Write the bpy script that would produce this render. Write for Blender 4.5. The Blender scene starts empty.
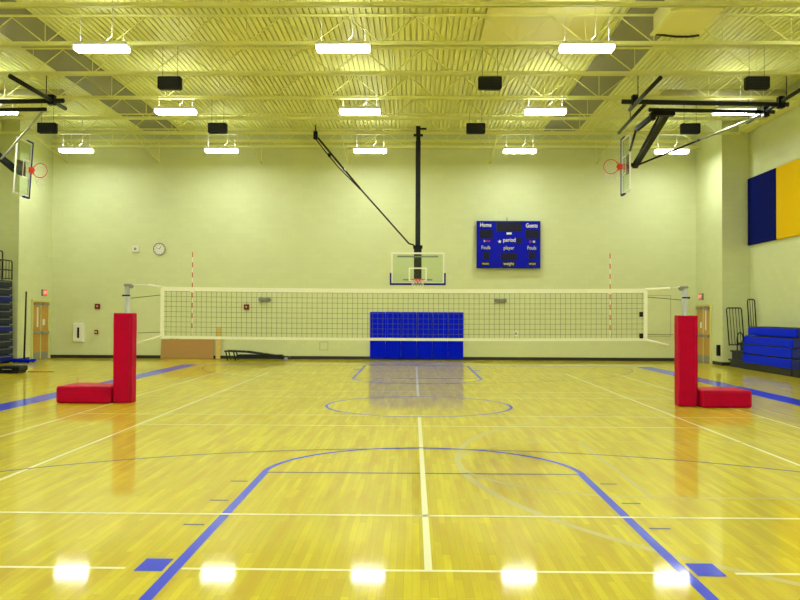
import bpy, math, random
from mathutils import Matrix, Vector
random.seed(7)
PI = math.pi
SC = bpy.context.scene
COL = SC.collection

# ------------------------------------------------------------------ helpers
class MB:
    """collects shapes and links them as one mesh object"""
    def __init__(s, mat=None):
        s.v = []; s.f = []; s.M = mat or Matrix.Identity(4); s.sm = []
    def _add(s, vs, fs, smooth=False):
        n = len(s.v)
        s.v += [tuple(s.M @ Vector(p)) for p in vs]
        s.f += [tuple(i + n for i in f) for f in fs]
        s.sm += [smooth] * len(fs)
    def box(s, x0, x1, y0, y1, z0, z1):
        vs = [(x0,y0,z0),(x1,y0,z0),(x1,y1,z0),(x0,y1,z0),(x0,y0,z1),(x1,y0,z1),(x1,y1,z1),(x0,y1,z1)]
        s._add(vs, [(0,3,2,1),(4,5,6,7),(0,1,5,4),(1,2,6,5),(2,3,7,6),(3,0,4,7)])
        return s
    def rbox(s, x0, x1, y0, y1, z0, z1, b=.02):
        """box with chamfered edges"""
        X = (x0, x1); Y = (y0, y1); Z = (z0, z1)
        vs = []; idx = {}
        for i in (0,1):
            for j in (0,1):
                for k in (0,1):
                    sx, sy, sz = 1-2*i, 1-2*j, 1-2*k
                    for a, p in enumerate(((X[i], Y[j]+sy*b, Z[k]+sz*b), (X[i]+sx*b, Y[j], Z[k]+sz*b), (X[i]+sx*b, Y[j]+sy*b, Z[k]))):
                        idx[(i,j,k,a)] = len(vs); vs.append(p)
        g = lambda i,j,k,a: idx[(i,j,k,a)]
        fs = []
        for i in (0,1):
            q = [g(i,0,0,0), g(i,1,0,0), g(i,1,1,0), g(i,0,1,0)]; fs.append(tuple(q if i else q[::-1]))
            q = [g(0,i,0,1), g(0,i,1,1), g(1,i,1,1), g(1,i,0,1)]; fs.append(tuple(q if i else q[::-1]))
            q = [g(0,0,i,2), g(1,0,i,2), g(1,1,i,2), g(0,1,i,2)]; fs.append(tuple(q if i else q[::-1]))
        for i in (0,1):
            for j in (0,1):
                q = [g(i,j,0,0), g(i,j,1,0), g(i,j,1,1), g(i,j,0,1)]; fs.append(tuple(q if (i == j) else q[::-1]))
                q = [g(i,0,j,0), g(i,0,j,2), g(i,1,j,2), g(i,1,j,0)]; fs.append(tuple(q if (i == j) else q[::-1]))
                q = [g(0,i,j,1), g(1,i,j,1), g(1,i,j,2), g(0,i,j,2)]; fs.append(tuple(q if (i == j) else q[::-1]))
        for i in (0,1):
            for j in (0,1):
                for k in (0,1):
                    q = [g(i,j,k,0), g(i,j,k,1), g(i,j,k,2)]; fs.append(tuple(q if (i+j+k) % 2 else q[::-1]))
        s._add(vs, fs)
        return s
    def bar(s, a, b, w, h=None):
        """square bar from a to b"""
        h = h or w
        return s.tube([a, b], w*.7071, 4, smooth=False, twist=PI/4, ratio=h/w)
    def tube(s, pts, r, n=8, smooth=True, twist=0, ratio=1, closed=False):
        P = [Vector(p) for p in pts]
        rings = []
        m = len(P)
        for i, p in enumerate(P):
            if closed: d = P[(i+1) % m] - P[i-1]
            elif i == 0: d = P[1] - P[0]
            elif i == m-1: d = P[-1] - P[-2]
            else: d = (P[i+1]-p).normalized() + (p-P[i-1]).normalized()
            d.normalize()
            up = Vector((0,0,1)) if abs(d.z) < .95 else Vector((0,1,0))
            u = d.cross(up).normalized(); v = u.cross(d).normalized()
            rr = r[i] if isinstance(r, (list, tuple)) else r
            rings.append([tuple(p + u*rr*math.cos(twist+2*PI*k/n) + v*rr*ratio*math.sin(twist+2*PI*k/n)) for k in range(n)])
        vs = [q for R in rings for q in R]; fs = []
        for i in range(m if closed else m-1):
            j = (i+1) % m
            for k in range(n):
                fs.append((i*n+k, i*n+(k+1) % n, j*n+(k+1) % n, j*n+k))
        if not closed:
            fs.append(tuple(range(n))[::-1]); fs.append(tuple((m-1)*n+k for k in range(n)))
        s._add(vs, fs, smooth)
        return s
    def cyl(s, a, b, r, n=20, smooth=False):
        return s.tube([a, b], r, n, smooth)
    def prism(s, poly, y0, y1):
        """poly in xz, extruded along y"""
        n = len(poly)
        vs = [(x, y0, z) for x, z in poly] + [(x, y1, z) for x, z in poly]
        fs = [tuple(range(n)), tuple(range(2*n-1, n-1, -1))] + [(i, n+i, n+(i+1) % n, (i+1) % n) for i in range(n)]
        s._add(vs, fs); return s
    def flat(s, poly, z):
        s._add([(x, y, z) for x, y in poly], [tuple(range(len(poly)))]); return s
    def ring(s, c, r0, r1, a0, a1, z, n=64):
        vs = []; fs = []
        for i in range(n+1):
            a = a0 + (a1-a0)*i/n
            for r in (r0, r1): vs.append((c[0]+r*math.cos(a), c[1]+r*math.sin(a), z))
        for i in range(n): fs.append((2*i, 2*i+1, 2*i+3, 2*i+2))
        s._add(vs, fs); return s
    def build(s, name, mat, parent=None, label=None):
        me = bpy.data.meshes.new(name); me.from_pydata(s.v, [], s.f); me.update()
        me.polygons.foreach_set('use_smooth', s.sm)
        o = bpy.data.objects.new(name, me); COL.objects.link(o)
        me.materials.append(mat)
        import bmesh
        bm = bmesh.new(); bm.from_mesh(me); bmesh.ops.recalc_face_normals(bm, faces=bm.faces); bm.to_mesh(me); bm.free()
        if parent:
            o.parent = parent
            if parent.type == 'EMPTY' or True:
                o.matrix_parent_inverse = Matrix.Identity(4)
                # vertices are given in the parent's own frame
        if label: o['label'] = label
        return o

def tag(o, label, cat, group=None, kind=None):
    o['label'] = label; o['category'] = cat
    if group: o['group'] = group
    if kind: o['kind'] = kind
    return o
def thing(name, label, cat, loc=(0,0,0), group=None, rot=(0,0,0)):
    o = bpy.data.objects.new(name, None); COL.objects.link(o)
    o.location = loc; o.rotation_euler = rot; o.empty_display_size = .2
    return tag(o, label, cat, group)
def struct(o):
    o['kind'] = 'structure'; return o
def copy_tree(root, loc=None, label=None, group=None):
    c = root.copy(); COL.objects.link(c)
    if loc is not None: c.location = loc
    if label: c['label'] = label
    if group: c['group'] = group
    for ch in list(root.children):
        d = ch.copy(); COL.objects.link(d); d.parent = c
        for g in list(ch.children):
            e = g.copy(); COL.objects.link(e); e.parent = d
    return c

# ------------------------------------------------------------------ materials
def mat(name, rgb, rough=.5, metal=0, coat=0, emit=None, es=0, spec=.5, coat_rough=.06):
    m = bpy.data.materials.new(name); m.use_nodes = True
    b = m.node_tree.nodes['Principled BSDF']
    b.inputs['Base Color'].default_value = (*rgb, 1)
    b.inputs['Roughness'].default_value = rough
    b.inputs['Metallic'].default_value = metal
    b.inputs['Specular IOR Level'].default_value = spec
    b.inputs['Coat Weight'].default_value = coat
    b.inputs['Coat Roughness'].default_value = coat_rough
    if emit:
        b.inputs['Emission Color'].default_value = (*emit, 1)
        b.inputs['Emission Strength'].default_value = es
    return m
def noisy(m, rgb, amount=.15, scale=8, bump=0):
    """gentle procedural mottling on a material"""
    nt = m.node_tree; b = nt.nodes['Principled BSDF']
    tc = nt.nodes.new('ShaderNodeTexCoord'); n = nt.nodes.new('ShaderNodeTexNoise')
    n.inputs['Scale'].default_value = scale; n.inputs['Detail'].default_value = 4
    nt.links.new(tc.outputs['Object'], n.inputs['Vector'])
    mx = nt.nodes.new('ShaderNodeMix'); mx.data_type = 'RGBA'
    mx.inputs[6].default_value = (*[c*(1-amount) for c in rgb], 1)
    mx.inputs[7].default_value = (*[min(1, c*(1+amount)) for c in rgb], 1)
    nt.links.new(n.outputs['Fac'], mx.inputs[0]); nt.links.new(mx.outputs[2], b.inputs['Base Color'])
    if bump:
        bp = nt.nodes.new('ShaderNodeBump'); bp.inputs['Strength'].default_value = bump; bp.inputs['Distance'].default_value = .01
        nt.links.new(n.outputs['Fac'], bp.inputs['Height']); nt.links.new(bp.outputs['Normal'], b.inputs['Normal'])
    return m

COATR = .06; COATW = .72
# polished maple strip floor
def floor_mat():
    m = mat('maple_floor', (.8, .5, .08), .45, coat=COATW, coat_rough=COATR, spec=.15)
    nt = m.node_tree; N = nt.nodes; Lk = nt.links; b = N['Principled BSDF']
    tc = N.new('ShaderNodeTexCoord'); sp = N.new('ShaderNodeSeparateXYZ'); cb = N.new('ShaderNodeCombineXYZ')
    Lk.new(tc.outputs['Object'], sp.inputs[0]); Lk.new(sp.outputs['Y'], cb.inputs['X']); Lk.new(sp.outputs['X'], cb.inputs['Y'])
    br = N.new('ShaderNodeTexBrick'); Lk.new(cb.outputs[0], br.inputs['Vector'])
    br.inputs['Scale'].default_value = 1; br.inputs['Brick Width'].default_value = .95; br.inputs['Row Height'].default_value = .057
    br.inputs['Mortar Size'].default_value = .0012; br.inputs['Mortar Smooth'].default_value = .3
    br.offset = .37; br.offset_frequency = 2
    br.inputs['Color1'].default_value = (*FLOOR_A, 1)
    br.inputs['Color2'].default_value = (*FLOOR_B, 1)
    br.inputs['Mortar'].default_value = (.50, .30, .03, 1)
    n = N.new('ShaderNodeTexNoise'); n.inputs['Scale'].default_value = 1; n.inputs['Detail'].default_value = 5
    mp = N.new('ShaderNodeMapping'); mp.inputs['Scale'].default_value = (7, .8, 1)
    Lk.new(tc.outputs['Object'], mp.inputs['Vector']); Lk.new(mp.outputs[0], n.inputs['Vector'])
    mr = N.new('ShaderNodeMapRange'); mr.inputs['From Min'].default_value = .42; mr.inputs['From Max'].default_value = .70
    mr.inputs['To Min'].default_value = 0; mr.inputs['To Max'].default_value = .85
    Lk.new(n.outputs['Fac'], mr.inputs['Value'])
    mx = N.new('ShaderNodeMix'); mx.data_type = 'RGBA'; mx.inputs[7].default_value = (*FLOOR_C, 1)
    Lk.new(mr.outputs[0], mx.inputs[0]); Lk.new(br.outputs['Color'], mx.inputs[6]); Lk.new(mx.outputs[2], b.inputs['Base Color'])
    return m
FLOOR_A = (.74, .635, .005); FLOOR_B = (.58, .475, .003); FLOOR_C = (.56, .385, .002)

def block_wall(name, rgb):
    """painted concrete block"""
    m = mat(name, rgb, .55)
    nt = m.node_tree; N = nt.nodes; Lk = nt.links; b = N['Principled BSDF']
    g = N.new('ShaderNodeNewGeometry'); sp = N.new('ShaderNodeSeparateXYZ'); cb = N.new('ShaderNodeCombineXYZ'); ad = N.new('ShaderNodeMath')
    Lk.new(g.outputs['Position'], sp.inputs[0]); Lk.new(sp.outputs['X'], ad.inputs[0]); Lk.new(sp.outputs['Y'], ad.inputs[1])
    Lk.new(ad.outputs[0], cb.inputs['X']); Lk.new(sp.outputs['Z'], cb.inputs['Y'])
    br = N.new('ShaderNodeTexBrick'); Lk.new(cb.outputs[0], br.inputs['Vector'])
    br.inputs['Scale'].default_value = 1; br.inputs['Brick Width'].default_value = .4; br.inputs['Row Height'].default_value = .2
    br.inputs['Mortar Size'].default_value = .006; br.inputs['Mortar Smooth'].default_value = .5
    br.inputs['Color1'].default_value = (*rgb, 1); br.inputs['Color2'].default_value = (*[c*.965 for c in rgb], 1)
    br.inputs['Mortar'].default_value = (*[c*.93 for c in rgb], 1)
    Lk.new(br.outputs['Color'], b.inputs['Base Color'])
    bp = N.new('ShaderNodeBump'); bp.inputs['Strength'].default_value = .15; bp.inputs['Distance'].default_value = .004; bp.invert = True
    Lk.new(br.outputs['Fac'], bp.inputs['Height']); Lk.new(bp.outputs['Normal'], b.inputs['Normal'])
    return m

M = {}
M['floor'] = floor_mat()
WALL = (.67, .71, .41)
M['wall'] = block_wall('pale_green_block', WALL)
CE = (.83, .84, .36)
M['deck'] = mat('cream_deck', CE, .45)
M['steel_cream'] = mat('cream_steel', (.84, .84, .36), .45)
M['duct_gray'] = noisy(mat('gray_acoustic_deck', (.27, .27, .20), .6), (.27, .27, .20), .12, 30)
M['panel_cream'] = mat('cream_panel', (.82, .78, .36), .5)
M['galv'] = noisy(mat('galvanised', (.62, .60, .46), .35, .5), (.62, .60, .46), .08, 4)
M['black'] = mat('black_satin', (.005, .005, .010), .5, spec=.2)
M['black_metal'] = noisy(mat('black_powder_coat', (.010, .012, .018), .4, 0, spec=.25), (.010, .012, .018), .2, 20)
M['baseboard'] = mat('black_rubber_base', (.01, .01, .018), .45)
M['blue_vinyl'] = noisy(mat('blue_vinyl', (.0005, .010, .85), .6, spec=.03), (.0005, .010, .85), .2, 14)
M['blue_seat'] = noisy(mat('blue_plastic', (.0005, .020, .92), .5, spec=.05), (.0005, .020, .92), .12, 10)
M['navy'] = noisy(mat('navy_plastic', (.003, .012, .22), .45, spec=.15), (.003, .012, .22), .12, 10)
M['navy_panel'] = noisy(mat('navy_fabric', (.003, .007, .13), .9, spec=.05), (.003, .007, .13), .2, 40)
M['gold_panel'] = noisy(mat('gold_fabric', (.80, .50, .006), .9, spec=.05), (.80, .50, .006), .06, 40)
M['red'] = noisy(mat('red_vinyl', (.50, .001, .042), .45, spec=.07), (.50, .001, .042), .16, 5, .35)
M['red_seam'] = mat('dark_red_seam', (.20, .004, .02), .5)
M['white'] = mat('white_paint', (.82, .82, .74), .4)
M['white_tape'] = noisy(mat('white_net_tape', (.86, .86, .74), .6), (.86, .86, .74), .05, 20)
M['cord'] = mat('dark_net_cord', (.10, .10, .05), .7)
M['white_cord'] = mat('white_net_cord', (.8, .8, .74), .7)
M['silver'] = mat('brushed_aluminium', (.42, .44, .42), .45, .3)
M['rim'] = mat('orange_red_rim', (.80, .05, .03), .35)
M['wood_door'] = noisy(mat('oak_door', (.55, .30, .055), .4), (.55, .30, .055), .2, 12)
M['frame_cream'] = mat('cream_door_frame', (.68, .66, .26), .4)
M['tan'] = noisy(mat('tan_particle_board', (.42, .23, .07), .7), (.42, .23, .07), .3, 60)
M['tan_light'] = noisy(mat('light_pine', (.66, .46, .13), .6), (.66, .46, .13), .15, 12)
M['gray'] = mat('gray_plastic', (.25, .26, .25), .45)
M['red_alarm'] = mat('red_alarm_plastic', (.20, .008, .012), .5, spec=.2)
M['edge_olive'] = mat('olive_metal_edge', (.36, .37, .17), .5)
M['exit'] = mat('exit_sign_red', (.55, .05, .04), .4, emit=(1, .12, .08), es=.35)
M['exit_letter'] = mat('exit_letter', (.9, .75, .6), .4, emit=(1, .7, .5), es=.25)
M['line_white'] = mat('cream_line_paint', (.92, .90, .62), .45, coat=COATW, coat_rough=COATR, spec=.15)
M['line_blue'] = mat('blue_line_paint', (.003, .03, .90), .45, coat=COATW, coat_rough=COATR, spec=.15)
M['line_navy'] = mat('navy_line_paint', (.06, .07, .20), .45, coat=COATW, coat_rough=COATR, spec=.15)
M['line_gray'] = mat('gray_blue_line_paint', (.60, .53, .20), .45, coat=COATW, coat_rough=COATR, spec=.15)
M['bleacher_dark'] = mat('bleacher_steel', (.014, .016, .02), .5, spec=.2)
M['bleacher_slate'] = noisy(mat('bleacher_slate', (.015, .022, .05), .5, spec=.2), (.015, .022, .05), .2, 8)
M['display'] = mat('dark_display', (.008, .008, .03), .4, spec=.2)
M['score_blue'] = noisy(mat('scoreboard_blue', (.002, .005, .48), .45, spec=.12), (.002, .005, .48), .08, 20)
M['letter'] = mat('white_lettering', (.85, .85, .72), .5)
M['letter_gold'] = mat('pale_gold_lettering', (.62, .62, .34), .5)
M['red_led'] = mat('red_led', (.35, .02, .05), .4)
M['antenna_red'] = mat('antenna_red', (.60, .05, .03), .5)
LAMP_E, UP_E = 68, 17
M['lens'] = mat('lamp_lens', (.9, .9, .9), .5, emit=(.95, 1, .93), es=LAMP_E)
M['lens_side'] = mat('lamp_lens_side', (.9, .9, .9), .5, emit=(.97, 1, .95), es=2.6)
M['uplens'] = mat('lamp_uplight', (.9, .9, .9), .5, emit=(.95, 1, .93), es=UP_E)
def glass_mat():
    m = bpy.data.materials.new('backboard_glass'); m.use_nodes = True
    nt = m.node_tree; N = nt.nodes; N.clear()
    o = N.new('ShaderNodeOutputMaterial'); mx = N.new('ShaderNodeMixShader'); t = N.new('ShaderNodeBsdfTransparent'); g = N.new('ShaderNodeBsdfGlossy'); f = N.new('ShaderNodeFresnel')
    t.inputs[0].default_value = (.90, .95, .90, 1); g.inputs['Roughness'].default_value = .03; f.inputs[0].default_value = 1.45
    g2 = N.new('ShaderNodeNewGeometry'); mm = N.new('ShaderNodeMath'); mm.operation = 'MULTIPLY_ADD'
    mm.inputs[1].default_value = 1/1.45 - 1.45; mm.inputs[2].default_value = 1.45
    nt.links.new(g2.outputs['Backfacing'], mm.inputs[0]); nt.links.new(mm.outputs[0], f.inputs[0])
    nt.links.new(f.outputs[0], mx.inputs[0]); nt.links.new(t.outputs[0], mx.inputs[1]); nt.links.new(g.outputs[0], mx.inputs[2]); nt.links.new(mx.outputs[0], o.inputs[0])
    return m
M['glass'] = glass_mat()

def text(body, size, loc, rot, m, parent, name='lettering', bold=0.0, align='CENTER', sx=1.0, ext=.003):
    cu = bpy.data.curves.new('lettering', 'FONT'); cu.body = body; cu.size = size; cu.align_x = align; cu.align_y = 'CENTER'
    cu.extrude = ext; cu.offset = bold
    t = bpy.data.objects.new('tmp', cu); COL.objects.link(t)
    bpy.context.view_layer.update()
    me = bpy.data.meshes.new_from_object(t.evaluated_get(bpy.context.evaluated_depsgraph_get()))
    bpy.data.objects.remove(t); bpy.data.curves.remove(cu)
    T = Matrix.Translation(loc) @ rot.to_4x4() @ Matrix.Diagonal((sx, 1, 1, 1))
    me.transform(T); me.name = name
    me.materials.clear(); me.materials.append(m)
    o = bpy.data.objects.new(name, me); COL.objects.link(o); o.parent = parent
    return o
R_FRONT = Matrix.Rotation(PI/2, 3, 'X')                       # reads from -Y
R_LEFTW = Matrix.Rotation(PI/2, 3, 'Z') @ R_FRONT             # on a wall that faces +X
R_RIGHTW = Matrix.Rotation(-PI/2, 3, 'Z') @ R_FRONT           # on a wall that faces -X

# ------------------------------------------------------------------ room
XL, XR, XLR, XRR = -14.58, 11.04, -15.60, 12.01       # far side walls, recess walls
YW, YB, YE, YE0 = 33.16, -0.9, 30.35, 2.65            # far wall, back wall, recess ends
ZD = 9.10                                             # underside of roof deck
T = .25
floor = struct(MB().box(XLR-T, XRR+T, YB-T, YW+T, -.2, 0).build('floor', M['floor']))
struct(MB().box(XL-T, XR+T, YW, YW+T, 0, ZD+.1).build('wall_far', M['wall']))
struct(MB().box(XL-T, XR+T, YB-T, YB, 0, ZD+.1).build('wall_back', M['wall']))
def side_wall(name, poly):
    struct(MB_poly(poly).build(name, M['wall']))
def MB_poly(poly):
    m = MB(); n = len(poly)
    vs = [(x, y, 0) for x, y in poly] + [(x, y, ZD+.1) for x, y in poly]
    m._add(vs, [tuple(range(n))[::-1], tuple(range(n, 2*n))] + [(i, (i+1) % n, n+(i+1) % n, n+i) for i in range(n)])
    return m
side_wall('wall_left', [(XL, YW), (XL, YE), (XLR, YE), (XLR, YE0), (XL, YE0), (XL, YB), (XLR-T, YB), (XLR-T, YW)])
side_wall('wall_right', [(XR, YB), (XR, YE0), (XRR, YE0), (XRR, YE), (XR, YE), (XR, YW), (XRR+T, YW), (XRR+T, YB)])

# ribbed roof deck, ribs run away from the camera
mb = MB(); x = XLR - T; prof = []
while x < XRR + T:
    prof += [(x, ZD), (x+.112, ZD), (x+.117, ZD+.078), (x+.147, ZD+.078)]; x += .152
vs = [(px, YB-T, pz) for px, pz in prof] + [(px, YW+T, pz) for px, pz in prof]
n = len(prof); mb._add(vs, [(i, i+1, n+i+1, n+i) for i in range(n-1)])
mb.box(XLR-T, XRR+T, YB-T, YW+T, ZD+.085, ZD+.18)
ceiling = struct(mb.build('ceiling', M['deck']))
for (x0, x1, y0, y1, k, lab) in ((-10.85, -9.45, 6, 32.9, 'duct_gray', 'gray strip of acoustic roof deck beyond the left lamps'),
                            (5.0, 6.3, 6, 32.9, 'duct_gray', 'gray strip of acoustic roof deck')):
    MB().box(x0, x1, y0, y1, ZD-.05, ZD-.004).build('acoustic_strip', M[k], ceiling, lab)

# baseboards
for nm, b in (('baseboard_far', (XL, XR, YW-.015, YW)), ('baseboard_left', (XL, XL+.015, YE, 31.3)), ('baseboard_right', (XR-.015, XR, YE, 31.32)),
              ('baseboard_return_left', (XLR, XL+.015, YE-.015, YE)), ('baseboard_return_right', (XR-.015, XRR, YE-.015, YE))):
    struct(MB().box(*b, 0.001, .125).build(nm, M['baseboard']))
# bearing beams along the recess walls
struct(MB().rbox(11.62, XRR, 2.7, 30.34, 8.43, 8.80, .03).build('trim_1', M['steel_cream']))
struct(MB().rbox(XLR, -15.22, 2.7, 30.34, 8.43, 8.80, .03).build('trim_2', M['steel_cream']))
# shallow ledger on the far wall under the deck
struct(MB().box(XL, XR, YW-.10, YW, 8.62, 8.74).build('trim_3', M['steel_cream']))

# ------------------------------------------------------------------ court markings (paint, children of the floor)
def mark(name, mb, m, label=None):
    return mb.build(name, M[m], floor, label)
CY = 16.5
z1, z2, z3, z4 = .0010, .0016, .0022, .0028
def hline(y, x0, x1, w): return [(x0, y-w/2), (x1, y-w/2), (x1, y+w/2), (x0, y+w/2)]
def vline(x, y0, y1, w): return [(x-w/2, y0), (x+w/2, y0), (x+w/2, y1), (x-w/2, y1)]
# wide blue borders and far baseline
for x in (-7.93, 7.93):
    mark('border_band', MB().flat(vline(x, 2.0, 29.4, .58), z1), 'line_blue', 'wide blue sideline band')
mark('baseline', MB().flat(hline(29.32, -7.64, 7.64, .16), z1), 'line_blue', 'blue baseline before the far wall')
# gray practice court
ga = MB().ring((6.45, 10.2), 5.97, 6.05, PI*.5, PI*1.5, .0006, 96); mark('three_point_arc', ga, 'line_gray', 'faint gray arc of the cross court')
gf = MB().ring((2.25, 10.15), 1.79, 1.85, PI*.5, PI*1.5, z2, 48); mark('free_throw_arc', gf, 'line_gray', 'faint gray free throw arc')
gl = MB(); gl.flat(vline(2.25, 8.3, 12.0, .05), z2); gl.flat(hline(8.32, 2.25, 7.62, .05), z3); gl.flat(hline(11.98, 2.25, 7.62, .05), z3)
mark('lane_line', gl, 'line_gray', 'faint gray lane outline')
# three point arcs
mark('three_point_arc', MB().ring((0, 4.0), 7.19, 7.24, .02, PI-.02, z2, 128), 'line_navy', 'thin navy arc across the floor')
mark('three_point_arc', MB().ring((0, 29.0), 7.195, 7.225, PI+.02, 2*PI-.02, z2, 128), 'line_navy', 'thin navy arc before the far hoop')
# keys
for s, yb in ((1, 3.7), (-1, 29.3)):
    yf = yb + s*5.79
    for sx in (-1, 1):
        mark('lane_line', MB().flat(vline(sx*1.79, min(yb, yf), max(yb, yf)+(.02 if s > 0 else 0), .085), z3), 'line_blue')
        mark('lane_block', MB().flat([(sx*1.86, yb+s*2.13), (sx*2.06, yb+s*2.13), (sx*2.06, yb+s*2.43), (sx*1.86, yb+s*2.43)], z3), 'line_blue', 'solid blue lane block')
        for q in (3.42, 4.35, 5.27):
            mark('lane_mark', MB().flat(hline(yb+s*q, min(sx*1.885, sx*2.065), max(sx*1.885, sx*2.065), .045), z3), 'line_navy')
    mark('free_throw_line', MB().flat(hline(yf, -1.80, 1.80, .05), z2), 'line_navy')
    a0, a1 = (0, PI) if s > 0 else (PI, 2*PI)
    mark('free_throw_arc', MB().ring((0, yf), 1.765, 1.835, a0, a1, z4, 64), 'line_blue')
mark('center_circle', MB().ring((0, CY), 1.78, 1.84, 0, 2*PI, z3, 96), 'line_blue')
# cream lines
cl = MB().flat(vline(0, 5.9, CY-1.84, .055), z4); mark('center_line', cl, 'line_white', 'near half of the cream centre line')
mark('center_line', MB().flat(vline(0, CY+1.84, 28.9, .055), z4), 'line_white', 'far half of the cream centre line')
mark('cross_line', MB().flat(hline(5.9, -7.64, -2.14, .045), z1), 'line_white')
mark('cross_line', MB().flat(hline(5.9, -1.74, 1.74, .045), z1), 'line_white')
mark('cross_line', MB().flat(hline(5.9, 2.14, 7.64, .045), z1), 'line_white')
for x in (-4.55, 4.55):
    mark('volleyball_sideline', MB().flat(vline(x, CY-9.02, CY+9.02, .05), z1), 'line_white')
for y in (-9.0, 9.0):
    mark('volleyball_end_line', MB().flat(hline(CY+y, -7.6 if y < 0 else -4.55, 7.6 if y < 0 else 4.55, .05), z4), 'line_white')
for y in (-3.0, 3.0):
    mark('attack_line', MB().flat(hline(CY+y, -4.55, 4.55, .045), z2), 'line_white')
for y in (-1.62, 1.62):
    mark('service_line', MB().flat(hline(CY+y, -6.1, 6.1, .04), z2), 'line_white')
for x in (-6.1, 6.1):
    mark('outer_sideline', MB().flat(vline(x, 9.5, CY+9.4, .04), z1), 'line_white')

# ------------------------------------------------------------------ roof joists
JY = [17.55, 20.1, 22.6, 25.15, 27.8, 30.1, 32.55]
ORD = ['farthest from the far wall', 'sixth out from the far wall', 'fifth out from the far wall', 'fourth out from the far wall',
       'third out from the far wall', 'second out from the far wall', 'closest to the far wall']
ZB = 8.30
def make_joist(i, y, x0, x1):
    t = thing('roof_joist', 'cream open-web steel joist under the roof deck, ' + ORD[i], 'joist', (0, y, ZB), 'roof joists under the deck')
    H = ZD - .055 - ZB
    b = MB(); t_ = MB()
    for s in (-1, 1):
        b.box(x0, x1, s*.012, s*.012+s*.055, 0, .012); b.box(x0, x1, s*.012, s*.012+s*.010, 0, .10)
        t_.box(x0, x1, s*.012, s*.012+s*.04, H-.010, H); t_.box(x0, x1, s*.012, s*.012+s*.010, H-.035, H)
    b.build('bottom_chord', M['steel_cream'], t); t_.build('top_chord', M['steel_cream'], t)
    w = MB(); step = .82; k = 0; x = x0 + .15 + (i % 3)*.2
    while x + step < x1:
        a, c = (x, 0, H-.05), (x+step, 0, .05)
        if k % 2: a, c = (x, 0, .05), (x+step, 0, H-.05)
        w.tube([a, c], .016, 6)
        if k % 2: w.tube([(x, 0, .05), (x, 0, H-.05)], .011, 5)
        x += step; k += 1
    w.build('web', M['steel_cream'], t)
for i, y in enumerate(JY):
    if y < YE: make_joist(i, y, -15.20, 11.60)
    else: make_joist(i, y, XL+.01, XR-.01)
# kicker braces from the joist to the far wall
KX = [-14.0, -10.3, -6.2, -2.75, 2.9, 7.1]
for i, x in enumerate(KX):
    m = MB(); m.tube([(x, 30.12, 8.29), (x, 33.17, 7.80)], .022, 6); m.tube([(x, 33.14, 7.82), (x, 33.14, 8.7)], .018, 6)
    where = ['above the left wall doors', 'between the two lamps beside the left corner', 'beside the second lamp from the left corner', 'above the left end of the hoop brace',
             'above the scoreboard, left of its lamp', 'between the lamps right of the scoreboard'][i]
    tag(m.build('kicker_brace', M['steel_cream']), 'thin cream brace from joist to far wall, ' + where, 'brace', 'kicker braces at the far wall')

# beige ceiling panel and duct drop, round ducts
m = MB().box(1.62, 4.5, 17.75, 22.45, ZD-.055, ZD-.006)
for xx in (2.34, 3.06, 3.78): m.box(xx-.012, xx+.012, 17.75, 22.45, ZD-.065, ZD-.054)
tag(m.build('ceiling_panel', M['panel_cream']), 'flat cream ceiling panel covering the ribs, above the top lamp', 'panel')
d = thing('duct_drop', 'cream boxed duct with a curved dark lip beside the gray roof strip', 'duct', (5.95, 19.7, 8.5))
MB().rbox(-.35, .75, -1.3, .28, .02, ZD-8.5-.06, .04).build('duct_box', M['panel_cream'], d)
MB().rbox(-.42, -.30, -1.3, .33, .0, .06, .01).build('flange', M['steel_cream'], d)
MB().tube([(-.30, .30, .04), (-.1, .31, .015), (.2, .31, -.02), (.5, .31, -.02), (.75, .31, .01)], .028, 8).build('lip', M['black_metal'], d, 'dark curved lip')
for x0, x1, y, lab in ((7.6, 11.55, 26.35, 'round white spiral duct near the right wall lamps'), (-15.2, -11.3, 26.35, 'round white spiral duct above the left hoop pipes')):
    d = thing('round_duct', lab, 'duct', (x0, y, 8.72), 'round ducts')
    L = x1-x0
    MB().cyl((0, 0, 0), (L, 0, 0), .2, 24, True).build('duct_tube', M['galv'], d)
    for q in range(1, 5):
        xx = L*q/5; MB().cyl((xx-.02, 0, 0), (xx+.02, 0, 0), .208, 24).build('seam_band', M['galv'], d)
    for xx in (.5, L-.5): MB().cyl((xx, 0, .19), (xx, 0, .33), .012, 6).build('hanger', M['steel_cream'], d)

# ------------------------------------------------------------------ lamps
LX = [-12.72, -7.28, -1.74, 3.80, 9.40]
LYR = [30.9, 24.9, 18.95, 12.9, 6.9, 0.9]
LZ = 7.86
def make_lamp():
    t = thing('fluorescent_lamp', 'x', 'lamp', (0, 0, LZ))
    h = MB()
    h.prism([(-.62, .05), (.62, .05), (.62, .09), (.55, .125), (-.55, .125), (-.62, .09)], -.17, .17)
    h.build('housing', M['white'], t)
    le = MB(); le.rbox(-.61, .61, -.16, .16, -.055, .048, .02); ln = le.build('lens', M['lens_side'], t, 'glowing white lens')
    MB().box(-.58, .58, -.135, .135, -.060, -.056).build('tube_panel', M['lens'], ln, 'brightest downward panel')
    MB().box(-.5, .5, -.09, .09, .128, .134).build('top_slot', M['uplens'], t, 'glowing slot that lights the roof')
    for s in (-1, 1):
        MB().tube([(s*.5, 0, .125), (s*.5, 0, ZD-LZ-.06)], .006, 5).build('hanger_cable', M['white'], t)
    MB().tube([(.1, 0, .125), (.12, .02, .22), (.2, .05, .3), (.22, .05, ZD-LZ-.06)], .012, 6).build('power_cord', M['white_cord'], t)
    return t
row_txt = ['in the far wall row', 'in the middle row', 'in the top row']
col_txt = ['first from the left', 'second from the left', 'middle one', 'second from the right', 'first from the right']
lamp = None
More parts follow.
